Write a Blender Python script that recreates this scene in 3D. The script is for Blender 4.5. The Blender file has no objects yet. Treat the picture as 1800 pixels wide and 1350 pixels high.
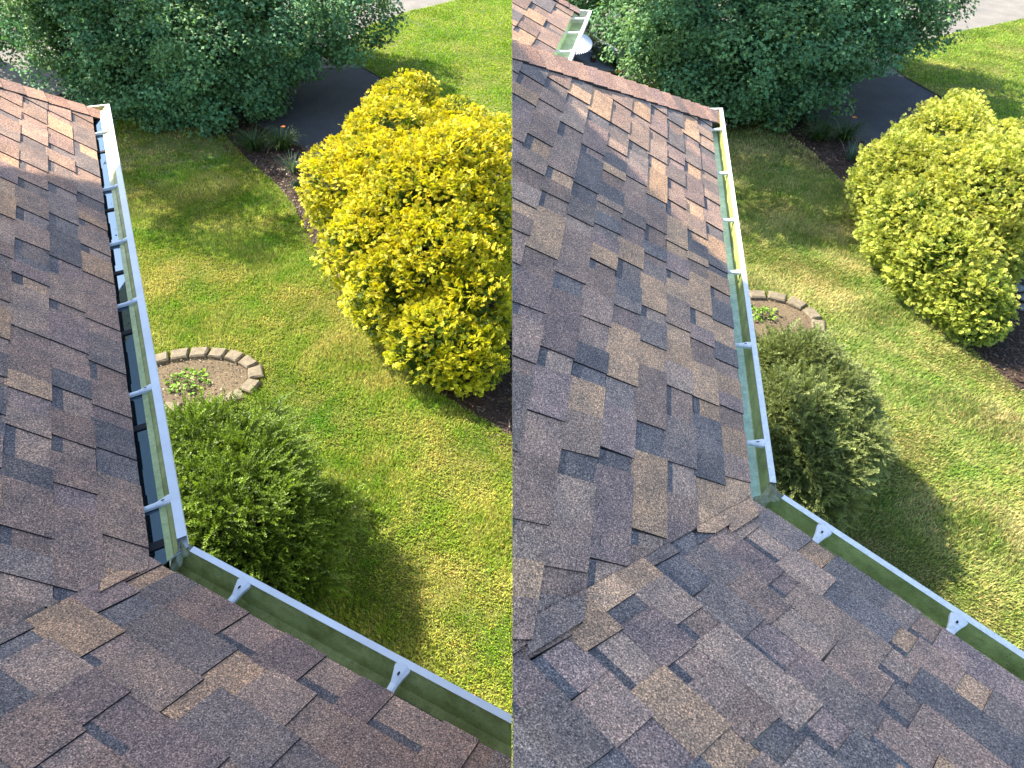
import bpy, math, random
import numpy as np
from mathutils import Vector
sc = bpy.context.scene
# ------------------------------------------------------------------ camera, sky, sun, exposure
CZ = 7.5
FPX, HY = 1150.0, -480.0
PITCH = math.atan((675 - HY) / FPX)
cam_d = bpy.data.cameras.new("camera"); cam = bpy.data.objects.new("camera", cam_d)
sc.collection.objects.link(cam); sc.camera = cam
cam.location = (0, 0, CZ); cam.rotation_euler = (math.pi / 2 - PITCH, 0, 0)
cam_d.sensor_width = 36; cam_d.lens = 36 * FPX / 1800; cam_d.clip_start = .05; cam_d.clip_end = 500
SUN_EL = math.radians(45); SAZ = np.array([-.80, .60])
w = bpy.data.worlds.new("World"); sc.world = w; w.use_nodes = True
nt = w.node_tree; bg = nt.nodes['Background']; sky = nt.nodes.new('ShaderNodeTexSky')
sky.sky_type = 'NISHITA'; sky.sun_disc = False; sky.sun_elevation = SUN_EL
sky.sun_rotation = math.atan2(SAZ[0], SAZ[1]); sky.dust_density = 1.0; sky.ozone_density = 1.0
nt.links.new(sky.outputs[0], bg.inputs[0]); bg.inputs[1].default_value = .15
sl = bpy.data.lights.new("sun", 'SUN'); sun = bpy.data.objects.new("sun", sl); sc.collection.objects.link(sun)
sl.energy = 5.0; sl.angle = math.radians(.5); sl.color = (1, .90, .74)
sun.location = (-12, 9, 18)
sun.rotation_euler = Vector((-SAZ[0] * math.cos(SUN_EL), -SAZ[1] * math.cos(SUN_EL), -math.sin(SUN_EL))).to_track_quat('-Z', 'Y').to_euler()
sc.view_settings.view_transform = 'Standard'; sc.view_settings.look = 'None'
sc.view_settings.exposure = 1.64; sc.view_settings.gamma = 1
sc.cycles.max_bounces = 5; sc.cycles.diffuse_bounces = 3; sc.cycles.transparent_max_bounces = 6
rng = np.random.default_rng(7); random.seed(7)
EZ = 5.45                                            # height of the gutter lips
Rv = np.array([1., 0, 0]); Fv = np.array([0, math.cos(PITCH), -math.sin(PITCH)]); Uv = np.array([0, math.sin(PITCH), math.cos(PITCH)])
C0 = np.array([0, 0, CZ])
def ray(x, y): return (x - 900) * Rv + (675 - y) * Uv + FPX * Fv
def atz(x, y, z=0.0):
    r = ray(x, y); return C0 + r * ((z - CZ) / r[2])
def aty(x, y, Y):
    r = ray(x, y); return C0 + r * (Y / r[1])
def hit(px, P, n):
    r = ray(*px); return C0 + r * ((P - C0) @ n / (r @ n))
def nrm(v): v = np.asarray(v, float); return v / np.linalg.norm(v)

# ------------------------------------------------------------------ helpers
def tag(o, label=None, cat=None, group=None, kind=None):
    if label: o['label'] = label
    if cat: o['category'] = cat
    if group: o['group'] = group
    if kind: o['kind'] = kind
    return o
def empty(name, loc, label, cat, group=None):
    o = bpy.data.objects.new(name, None); sc.collection.objects.link(o); o.location = [float(v) for v in loc]
    return tag(o, label, cat, group)
def link(name, me, parent=None):
    o = bpy.data.objects.new(name, me); sc.collection.objects.link(o)
    if parent is not None:
        o.parent = parent
        m = Vector((0, 0, 0)); q = parent
        while q is not None: m += Vector(q.location); q = q.parent
        o.location = -m
    return o
class PB:                                              # polygon builder with a colour per face
    def __init__(s): s.v = []; s.f = []; s.c = []; s.m = []
    def poly(s, pts, col=(1, 1, 1), mi=0):
        k = len(s.v); s.v += [tuple(map(float, p)) for p in pts]; s.f.append(tuple(range(k, k + len(pts)))); s.c.append(col); s.m.append(mi)
    def box(s, c, ax, ay, az, col=(1, 1, 1), mi=0):   # centre and three half-axis vectors
        c, ax, ay, az = map(np.asarray, (c, ax, ay, az))
        for A, B, N in ((ax, ay, az), (ay, az, ax), (az, ax, ay)):
            for sgn in (1, -1):
                q = [c + N * sgn + A * i + B * j for i, j in ((-1, -1), (1, -1), (1, 1), (-1, 1))]
                if sgn < 0: q.reverse()
                s.poly(q, col, mi)
    def build(s, name, mats, parent=None, smooth=False, merge=False):
        me = bpy.data.meshes.new(name); me.from_pydata(s.v, [], s.f)
        if not isinstance(mats, (list, tuple)): mats = [mats]
        for m in mats: me.materials.append(m)
        me.polygons.foreach_set('material_index', s.m)
        ca = me.color_attributes.new('col', 'FLOAT_COLOR', 'CORNER')
        buf = np.ones((len(me.loops), 4), np.float32); k = 0
        for f, c in zip(s.f, s.c): buf[k:k + len(f), :3] = c; k += len(f)
        ca.data.foreach_set('color', buf.ravel())
        if smooth: me.polygons.foreach_set('use_smooth', [True] * len(s.f))
        me.update(); o = link(name, me, parent)
        if merge:
            import bmesh
            b = bmesh.new(); b.from_mesh(me); bmesh.ops.remove_doubles(b, verts=b.verts, dist=1e-5); bmesh.ops.recalc_face_normals(b, faces=b.faces); b.to_mesh(me); b.free()
        return o
def clip(pts, planes):
    for P, n in planes:
        out = []; d = [(p - P) @ n for p in pts]
        for i in range(len(pts)):
            a, b, da, db = pts[i], pts[(i + 1) % len(pts)], d[i], d[(i + 1) % len(pts)]
            if da >= 0: out.append(a)
            if (da >= 0) != (db >= 0): out.append(a + (b - a) * (da / (da - db)))
        pts = out
        if len(pts) < 3: return None
    return pts
def tri_mesh(name, V, F, mat, col=None, parent=None, smooth=False):  # numpy arrays: V (n,3), F (m,3), col (n,3)
    me = bpy.data.meshes.new(name); n, m = len(V), len(F)
    me.vertices.add(n); me.vertices.foreach_set('co', V.astype(np.float32).ravel())
    me.loops.add(3 * m); me.loops.foreach_set('vertex_index', F.astype(np.int32).ravel())
    me.polygons.add(m); me.polygons.foreach_set('loop_start', np.arange(0, 3 * m, 3, dtype=np.int32))
    me.materials.append(mat)
    if col is not None:
        ca = me.color_attributes.new('col', 'FLOAT_COLOR', 'POINT')
        b = np.ones((n, 4), np.float32); b[:, :3] = col; ca.data.foreach_set('color', b.ravel())
    me.update(calc_edges=True)
    if smooth: me.polygons.foreach_set('use_smooth', [True] * m)
    return link(name, me, parent)

# ------------------------------------------------------------------ materials
def newmat(name):
    m = bpy.data.materials.new(name); m.use_nodes = True; t = m.node_tree
    return m, t, t.nodes, t.links, t.nodes['Principled BSDF']
def noise(N, L, scale, det=4, rough=.6, coord=None, vec=None):
    n = N.new('ShaderNodeTexNoise'); n.inputs['Scale'].default_value = scale; n.inputs['Detail'].default_value = det; n.inputs['Roughness'].default_value = rough
    if coord is None: coord = N.new('ShaderNodeTexCoord').outputs['Object']
    L.new(coord, n.inputs['Vector']); return n
def ramp(N, L, src, stops):
    r = N.new('ShaderNodeValToRGB'); L.new(src, r.inputs[0]); e = r.color_ramp.elements
    while len(e) < len(stops): e.new(.5)
    for k, (p, c) in enumerate(stops): e[k].position = p; e[k].color = (*c, 1) if len(c) == 3 else c
    return r
def mix(N, L, fac, a, b, mode='MIX'):
    x = N.new('ShaderNodeMix'); x.data_type = 'RGBA'; x.blend_type = mode
    for s, v in ((x.inputs[0], fac), (x.inputs[6], a), (x.inputs[7], b)):
        if hasattr(v, 'is_linked') or hasattr(v, 'links'): L.new(v, s)
        elif isinstance(v, (tuple, list)): s.default_value = (*v, 1)
        else: s.default_value = v
    return x.outputs[2]
def bump(N, L, B, h, strength=.3, dist=.01):
    b = N.new('ShaderNodeBump'); b.inputs['Strength'].default_value = strength; b.inputs['Distance'].default_value = dist
    L.new(h, b.inputs['Height']); L.new(b.outputs[0], B.inputs['Normal'])
def plain(name, col, rough=.6, metal=0, var=.15, scale=8, spec=.5, bmp=0):
    m, t, N, L, B = newmat(name); n = noise(N, L, scale)
    d = tuple(c * (1 - var) for c in col); u = tuple(min(1, c * (1 + var)) for c in col)
    r = ramp(N, L, n.outputs[0], [(.3, d), (.7, u)]); L.new(r.outputs[0], B.inputs['Base Color'])
    B.inputs['Roughness'].default_value = rough; B.inputs['Metallic'].default_value = metal; B.inputs['Specular IOR Level'].default_value = spec
    if bmp: bump(N, L, B, n.outputs[0], bmp)
    return m
def shingle_mat(name, warm, gain):
    m, t, N, L, B = newmat(name)
    at = N.new('ShaderNodeAttribute'); at.attribute_name = 'col'
    g1 = noise(N, L, 230, 2, .7); g2 = noise(N, L, 95, 3, .8); g3 = noise(N, L, 9, 3, .6)
    c = mix(N, L, 1.0, at.outputs['Color'], ramp(N, L, g1.outputs[0], [(.34, (.25, .25, .28)), (.48, (.85, .85, .86)), (.56, (1.05, 1.04, 1.02)), (.68, (2.5, 2.35, 2.15))]).outputs[0], 'MULTIPLY')
    c = mix(N, L, 1.0, c, ramp(N, L, g2.outputs[0], [(.3, (.55, .56, .6)), (.7, (1.45, 1.42, 1.38))]).outputs[0], 'MULTIPLY')
    c = mix(N, L, 1.0, c, ramp(N, L, g3.outputs[0], [(.3, (.74, .78, .84)), (.7, (1.24, 1.18, 1.10))]).outputs[0], 'MULTIPLY')
    c = mix(N, L, 1.0, c, tuple(gain * v for v in warm), 'MULTIPLY')
    L.new(c, B.inputs['Base Color']); B.inputs['Roughness'].default_value = .93; B.inputs['Specular IOR Level'].default_value = .25
    bump(N, L, B, g1.outputs[0], .55, .004)
    return m
def leaf_mat(name, trans=.3, rough=.5, tint=(1, 1, 1), spec=.3):
    m, t, N, L, B = newmat(name)
    at = N.new('ShaderNodeAttribute'); at.attribute_name = 'col'
    c = mix(N, L, 1.0, at.outputs['Color'], tint, 'MULTIPLY')
    L.new(c, B.inputs['Base Color']); B.inputs['Roughness'].default_value = rough; B.inputs['Specular IOR Level'].default_value = spec
    tr = N.new('ShaderNodeBsdfTranslucent'); c2 = mix(N, L, 1.0, c, (1.25, 1.25, .6), 'MULTIPLY'); L.new(c2, tr.inputs[0])
    ms = N.new('ShaderNodeMixShader'); ms.inputs[0].default_value = trans
    L.new(B.outputs[0], ms.inputs[1]); L.new(tr.outputs[0], ms.inputs[2]); L.new(ms.outputs[0], N['Material Output'].inputs[0])
    return m
def lawn_mat(name, blades, green, lush, dry, d0=.38):
    m, t, N, L, B = newmat(name)
    n1 = noise(N, L, .55, 5, .62); n2 = noise(N, L, 2.6, 4, .6); n3 = noise(N, L, 60, 3, .7)
    c = ramp(N, L, n1.outputs[0], [(.36, dry), (.5, green), (.64, lush)]).outputs[0]
    d = ramp(N, L, n2.outputs[0], [(d0, (0, 0, 0)), (d0 + .28, (1, 1, 1))]).outputs[0]
    c = mix(N, L, d, c, dry)
    c = mix(N, L, .45, c, ramp(N, L, n1.outputs[0], [(.36, dry), (.5, green), (.64, lush)]).outputs[0])
    if blades:
        at = N.new('ShaderNodeAttribute'); at.attribute_name = 'col'
        c = mix(N, L, 1.0, c, at.outputs['Color'], 'MULTIPLY')
        L.new(c, B.inputs['Base Color']); B.inputs['Roughness'].default_value = .6; B.inputs['Specular IOR Level'].default_value = .2
        tr = N.new('ShaderNodeBsdfTranslucent'); L.new(c, tr.inputs[0]); ms = N.new('ShaderNodeMixShader'); ms.inputs[0].default_value = .35
        L.new(B.outputs[0], ms.inputs[1]); L.new(tr.outputs[0], ms.inputs[2]); L.new(ms.outputs[0], N['Material Output'].inputs[0])
    else:
        c = mix(N, L, 1.0, c, ramp(N, L, n3.outputs[0], [(.3, (.5, .5, .4)), (.7, (1.1, 1.1, .95))]).outputs[0], 'MULTIPLY')
        L.new(c, B.inputs['Base Color']); B.inputs['Roughness'].default_value = .9; bump(N, L, B, n3.outputs[0], .8, .03)
    return m
def ground_mat(name, a, b, scale=30, bs=.5, big=None):
    m, t, N, L, B = newmat(name); n = noise(N, L, scale, 6, .75); n2 = noise(N, L, 1.3, 4, .6)
    c = ramp(N, L, n.outputs[0], [(.32, a), (.68, b)]).outputs[0]
    c = mix(N, L, 1.0, c, ramp(N, L, n2.outputs[0], [(.3, (.8, .8, .82)), (.7, (1.15, 1.13, 1.1))]).outputs[0], 'MULTIPLY')
    L.new(c, B.inputs['Base Color']); B.inputs['Roughness'].default_value = .92; B.inputs['Specular IOR Level'].default_value = .2; bump(N, L, B, n.outputs[0], bs, .02)
    return m
def gutter_mat(name, dark, light, mint):
    m, t, N, L, B = newmat(name)
    at = N.new('ShaderNodeAttribute'); at.attribute_name = 'col'
    n = noise(N, L, 7, 5, .65); n2 = noise(N, L, 220, 2, .6); n3 = noise(N, L, 26, 5, .75)
    c = ramp(N, L, n.outputs[0], [(.33, dark), (.66, light)]).outputs[0]
    c = mix(N, L, at.outputs['Fac'], c, mint)
    c = mix(N, L, 1.0, c, ramp(N, L, n3.outputs[0], [(.3, (.7, .72, .66)), (.62, (1.1, 1.08, 1.05))]).outputs[0], 'MULTIPLY')
    c = mix(N, L, 1.0, c, ramp(N, L, n2.outputs[0], [(.31, (.12, .12, .10)), (.36, (1, 1, 1))]).outputs[0], 'MULTIPLY')
    L.new(c, B.inputs['Base Color']); B.inputs['Roughness'].default_value = .5; return m
M = {}
M['shL'] = shingle_mat('shingles_warm', (1.22, .98, .83), 1.34)
M['shR'] = shingle_mat('shingles_grey', (1.14, .99, .88), 1.34)
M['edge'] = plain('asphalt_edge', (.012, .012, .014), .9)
M['white'] = plain('white_paint', (.76, .78, .78), .4, var=.10, scale=5)
M['whiteR'] = plain('white_paint_speckled', (.72, .75, .74), .45, var=.14, scale=70)
M['siding'] = plain('pale_siding', (.42, .46, .50), .6, var=.05)
M['trim'] = plain('dark_trim', (.05, .045, .045), .6)
M['gutL'] = gutter_mat('gutter_algae', (.24, .26, .07), (.48, .50, .20), (.50, .60, .30))
M['gutR'] = gutter_mat('gutter_algae_pale', (.22, .25, .07), (.46, .49, .18), (.70, .90, .70))
M['seal'] = plain('old_sealant', (.30, .32, .19), .55, var=.35, scale=40, bmp=.6)
m, t, N, L, B = newmat('standing_water'); B.inputs['Base Color'].default_value = (.006, .010, .014, 1); B.inputs['Roughness'].default_value = .02; B.inputs['IOR'].default_value = 2.9; B.inputs['Specular Tint'].default_value = (.55, .80, 1, 1); M['water'] = m
M['leaf_tree'] = leaf_mat('maple_leaf', .28, .6, tint=(2.0, 1.95, 2.1), spec=.2)
M['leaf_gold'] = leaf_mat('golden_foliage', .30, .55)
M['leaf_bush'] = leaf_mat('bush_leaf', .30, .5)
M['leaf_plain'] = leaf_mat('strap_leaf', .25, .45)
M['bark'] = plain('bark', (.07, .05, .035), .95, var=.4, scale=20, bmp=.8)
M['lawn'] = lawn_mat('lawn_soil', False, (.13, .17, .03), (.075, .15, .015), (.26, .25, .075))
M['bladeL'] = lawn_mat('grass_blades_vivid', True, (.30, .41, .04), (.19, .39, .02), (.56, .54, .13), .42)
M['bladeR'] = lawn_mat('grass_blades_pale', True, (.30, .38, .08), (.20, .34, .05), (.58, .54, .21), .39)
M['bladeF'] = lawn_mat('grass_blades_far', True, (.27, .46, .012), (.21, .42, .008), (.34, .48, .03))
M['bladeFR'] = lawn_mat('grass_blades_far_pale', True, (.26, .41, .035), (.19, .35, .02), (.36, .43, .08))
M['mulch'] = ground_mat('mulch', (.022, .014, .010), (.085, .058, .042), 40, .9)
M['soil'] = ground_mat('dry_soil', (.10, .075, .045), (.20, .155, .10), 38, 1.0)
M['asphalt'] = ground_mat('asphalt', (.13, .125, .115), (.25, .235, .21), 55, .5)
M['asphaltD'] = ground_mat('asphalt_dark', (.03, .032, .037), (.11, .11, .115), 40, .6)  # dark asphalt with much of the tree shade put into its colour
M['stone'] = plain('edging_stone', (.17, .14, .092), .9, var=.3, scale=14, bmp=.5)
M['rock'] = plain('grey_rock', (.16, .17, .18), .85, var=.3, scale=9, bmp=.5)
M['carpaint'] = plain('black_car_paint', (.006, .007, .010), .1, var=.1, spec=.5)
M['glass'] = plain('dark_glass', (.02, .025, .03), .05, spec=.9)
M['lamp'] = plain('headlight_glass', (.25, .26, .28), .1)
M['amber'] = plain('amber_lens', (.8, .25, .02), .3)
M['tyre'] = plain('tyre_rubber', (.015, .015, .015), .9)
M['stem'] = plain('green_stem', (.08, .15, .03), .6)
M['petal'] = plain('orange_petal', (.75, .22, .02), .6)

# ------------------------------------------------------------------ ground
def gp(pts, z=0): return [atz(x, y, 0)[:2] for x, y in pts]
def sheet(name, pts2, z, mat, label=None, cat=None):
    b = PB(); b.poly([(x, y, z) for x, y in pts2]); o = b.build(name, mat)
    o['kind'] = 'structure'
    if label: o['label'] = label
    return o
lawnL = gp([(-420, 1500), (-300, 330), (120, 228), (300, 196), (372, 208), (405, 250), (440, 285), (480, 320), (515, 362), (545, 420), (592, 500), (650, 575), (705, 628), (765, 690), (830, 728), (900, 768), (900, 1500)])
lawnR = gp([(900, 1500), (900, 420), (1120, 260), (1345, 208), (1395, 243), (1446, 285), (1491, 335), (1520, 400), (1552, 455), (1602, 514), (1657, 574), (1685, 599), (1778, 675), (1860, 735), (2150, 950), (2150, 1500)])
far_L = gp([(598, 92), (612, 74), (650, 44), (715, 22), (800, 1), (900, -16), (900, 262), (832, 225), (770, 190), (700, 155), (640, 120)])
far_R = gp([(1570, 119), (1577, 104), (1594, 84), (1614, 73), (1703, 53), (1800, 34), (1900, 15), (1900, 330), (1800, 258), (1725, 211), (1690, 191), (1642, 164), (1592, 136)])
bed_L = gp([(-300, 330), (120, 160), (330, 175), (470, 228), (540, 262), (640, 330), (760, 420), (900, 560), (900, 800), (818, 741), (692, 639), (580, 508), (500, 372), (428, 300), (362, 222), (290, 210), (110, 242)])
bed_R = gp([(900, 420), (1100, 175), (1345, 170), (1450, 215), (1520, 250), (1640, 340), (1760, 470), (1900, 600), (2150, 800), (2150, 960), (1768, 688), (1645, 587), (1540, 468), (1478, 348), (1382, 256), (1335, 221), (1110, 270)])
sheet('ground', [(-60, -40), (60, -40), (60, 70), (-60, 70)], -.012, M['asphalt'])
def split(poly, left):
    pl = [np.array([x, y, 0.]) for x, y in poly]; return pl
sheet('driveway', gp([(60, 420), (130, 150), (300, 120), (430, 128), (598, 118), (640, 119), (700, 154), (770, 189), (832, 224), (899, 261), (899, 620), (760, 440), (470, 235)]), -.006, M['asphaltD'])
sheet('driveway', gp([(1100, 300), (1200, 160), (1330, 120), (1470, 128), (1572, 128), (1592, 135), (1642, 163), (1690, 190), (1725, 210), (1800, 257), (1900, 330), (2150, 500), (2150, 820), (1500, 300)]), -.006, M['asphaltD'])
sheet('mulch_bed', bed_L, .003, M['mulch']); sheet('mulch_bed', bed_R, .003, M['mulch'])
sheet('lawn', lawnL, .008, M['lawn']); sheet('lawn', lawnR, .008, M['lawn'])
sheet('lawn', far_L, .012, M['lawn']); sheet('lawn', far_R, .012, M['lawn'])
sheet('lawn', gp([(1120, 168), (1128, 152), (1175, 148), (1200, 175)]), .014, M['lawn'])

def inpoly(P, poly):
    x, y = P[:, 0], P[:, 1]; r = np.zeros(len(P), bool); n = len(poly)
    for i in range(n):
        (x1, y1), (x2, y2) = poly[i], poly[(i + 1) % n]
        c = ((y1 > y) != (y2 > y)); xi = x1 + (y - y1) * (x2 - x1) / (y2 - y1 + 1e-12)
        r ^= c & (x < xi)
    return r
def visible(P, z=0, m=60):
    d = P[:, 0] * 0 + P[:, 1] * Fv[1] + (z - CZ) * Fv[2]
    px = 900 + FPX * P[:, 0] / d; py = 675 - FPX * (P[:, 1] * Uv[1] + (z - CZ) * Uv[2]) / d
    return (d > 0) & (px > -m) & (px < 1800 + m) & (py > -m) & (py < 1350 + m), px, py
def grass(name, poly, dens, mat, label, h=(.035, .085), wd=.005, holes=(), bare=None):
    A = np.array(poly); lo, hi = A.min(0), A.max(0); n = int((hi - lo).prod() * dens)
    P = rng.random((n, 2)) * (hi - lo) + lo
    ok, px, py = visible(P); keep = inpoly(P, poly) & ok
    for hx, hy, ra, rb in holes: keep &= ((P[:, 0] - hx) / ra) ** 2 + ((P[:, 1] - hy) / rb) ** 2 > 1
    if bare is not None:
        bx, by, br = bare
        d = np.hypot(P[:, 0] - bx, P[:, 1] - by) / br + .35 * np.sin(P[:, 0] * 5 + 2 * np.sin(P[:, 1] * 4)) * np.sin(P[:, 1] * 6.3 + P[:, 0])
        keep &= (rng.random(n) < np.clip(d * 1.2 - .25, .12, 1))
    P = P[keep]; n = len(P)
    # tufts: blades lean with a slowly varying direction
    f = np.sin(P[:, 0] * 2.1 + 1.3 * np.sin(P[:, 1] * 1.7)) + np.cos(P[:, 1] * 2.7 + P[:, 0])
    ang = f * 1.2 + rng.normal(0, 1.1, n); ln = rng.uniform(h[0], h[1], n) * (1 + .25 * f * .5); lean = rng.uniform(.25, 1.15, n)
    dx, dy = np.cos(ang), np.sin(ang); wa = rng.random(n) * 2 * np.pi; ww = wd * rng.uniform(.7, 1.5, n)
    V = np.zeros((n, 5, 3)); b = np.c_[P, np.full(n, .006)]; side = np.c_[-dy, dx, np.zeros(n)] * ww[:, None]
    mid = b + np.c_[dx * np.sin(lean * .5), dy * np.sin(lean * .5), np.cos(lean * .5)] * (ln * .55)[:, None]
    tip = mid + np.c_[dx * np.sin(lean * 1.25), dy * np.sin(lean * 1.25), np.cos(lean * 1.25)] * (ln * .5)[:, None]
    V[:, 0] = b - side; V[:, 1] = b + side; V[:, 2] = mid + side * .8; V[:, 3] = mid - side * .8; V[:, 4] = tip
    T = np.array([[0, 1, 2], [0, 2, 3], [3, 2, 4]])
    F = (T[None] + (np.arange(n) * 5)[:, None, None]).reshape(-1, 3)
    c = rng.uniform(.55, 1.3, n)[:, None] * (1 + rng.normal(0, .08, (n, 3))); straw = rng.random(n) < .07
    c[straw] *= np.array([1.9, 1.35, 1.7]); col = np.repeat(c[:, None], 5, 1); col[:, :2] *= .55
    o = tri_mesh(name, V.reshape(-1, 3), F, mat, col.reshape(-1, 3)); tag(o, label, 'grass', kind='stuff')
ringL_c = (atz(338, 672)[0], atz(338, 672)[1]); 
def ell(cx, cy, rx_px, top, bot):
    a = atz(cx + rx_px, cy); b0 = atz(cx, top); b1 = atz(cx, bot); c = atz(cx, cy)
    cy_w = (b0[1] + b1[1]) / 2
    return c[0], cy_w, a[0] - c[0], (b0[1] - b1[1]) / 2
RL = ell(338, 670, 112, 624, 722); RR = ell(1348, 565, 84, 522, 616)
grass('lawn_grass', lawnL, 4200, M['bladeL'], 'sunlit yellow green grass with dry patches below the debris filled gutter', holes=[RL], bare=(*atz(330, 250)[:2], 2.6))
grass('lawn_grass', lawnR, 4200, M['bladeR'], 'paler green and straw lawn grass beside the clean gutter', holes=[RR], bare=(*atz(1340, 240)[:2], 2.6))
grass('lawn_grass', far_L, 900, M['bladeF'], 'bright smooth green grass beyond the shaded driveway, left picture', (.04, .08), .009)
grass('lawn_grass', far_R, 900, M['bladeFR'], 'bright green grass between driveway and pale road at the right edge', (.04, .08), .009)
grass('lawn_grass', gp([(1120, 168), (1128, 152), (1175, 148), (1200, 175)]), 1200, M['bladeR'], 'tiny strip of green grass just beyond the hip shingles', (.04, .08), .009)
def chips(poly, dens, label):
    A = np.array(poly); lo, hi = A.min(0), A.max(0); n = int((hi - lo).prod() * dens); P = rng.random((n, 2)) * (hi - lo) + lo
    ok, _, _ = visible(P); P = P[inpoly(P, poly) & ok]; n = len(P); a = rng.random(n) * 6.28; l = rng.uniform(.012, .045, n) * np.where(rng.random(n) < .04, 4, 1); w_ = rng.uniform(.004, .012, n)
    d = np.c_[np.cos(a), np.sin(a), rng.normal(0, .25, n)] * l[:, None]; s = np.c_[-np.sin(a), np.cos(a), rng.normal(0, .3, n)] * w_[:, None]; c = np.c_[P, np.full(n, .014)]
    V = np.stack([c - d - s, c + d - s, c + d + s, c - d + s], 1).reshape(-1, 3); F = (np.array([[0, 1, 2], [0, 2, 3]])[None] + (np.arange(n) * 4)[:, None, None]).reshape(-1, 3)
    col = np.array([.085, .055, .038]) * rng.uniform(.3, 1.8, (n, 1)) + (rng.random((n, 1)) < .05) * np.array([.14, .12, .09]); tag(tri_mesh('wood_chips', V, F, M['leaf_plain'], np.repeat(col, 4, 0)), label, 'mulch', kind='stuff')
chips(bed_L, 500, 'dark wood chips and twigs covering the left mulch bed'); chips(bed_R, 500, 'dark wood chips and twigs covering the right mulch bed')

def litter(cx, cy, ra, rb, n, base, name, label, sz=(.012, .035)):
    a = rng.random(n) * 6.28; q = np.sqrt(rng.random(n)); P = np.c_[cx + ra * q * np.cos(a), cy + rb * q * np.sin(a)]; a = rng.random(n) * 6.28; l = rng.uniform(*sz, n)
    d = np.c_[np.cos(a), np.sin(a), rng.normal(0, .3, n)] * l[:, None]; s_ = np.c_[-np.sin(a), np.cos(a), rng.normal(0, .3, n)] * (l * .6)[:, None]; c = np.c_[P, rng.uniform(.03, .06, n)]
    V = np.stack([c - d, c + s_, c + d, c - s_], 1).reshape(-1, 3); F = (np.array([[0, 1, 2], [0, 2, 3]])[None] + (np.arange(n) * 4)[:, None, None]).reshape(-1, 3)
    tag(tri_mesh(name, V, F, M['leaf_plain'], np.repeat(np.array(base) * rng.uniform(.4, 1.7, (n, 1)), 4, 0)), label, name.replace('_', ' '), kind='stuff')
gx, gy = atz(300, 250)[:2]; litter(gx, gy, 1.7, 1.6, 900, (.26, .15, .08), 'leaf_litter', 'brown fallen leaves under the left maple')
gx, gy = atz(1350, 235)[:2]; litter(gx, gy, 1.5, 1.3, 700, (.26, .15, .08), 'leaf_litter', 'brown fallen leaves under the right maple')
litter(RL[0], RL[1], RL[2] * .9, RL[3] * .9, 900, (.15, .115, .075), 'soil_crumbs', 'soil crumbs and pebbles in the left ring', (.006, .02))
litter(RR[0], RR[1], RR[2] * .9, RR[3] * .9, 600, (.15, .115, .075), 'soil_crumbs', 'soil crumbs and pebbles in the right ring', (.006, .02))
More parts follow.
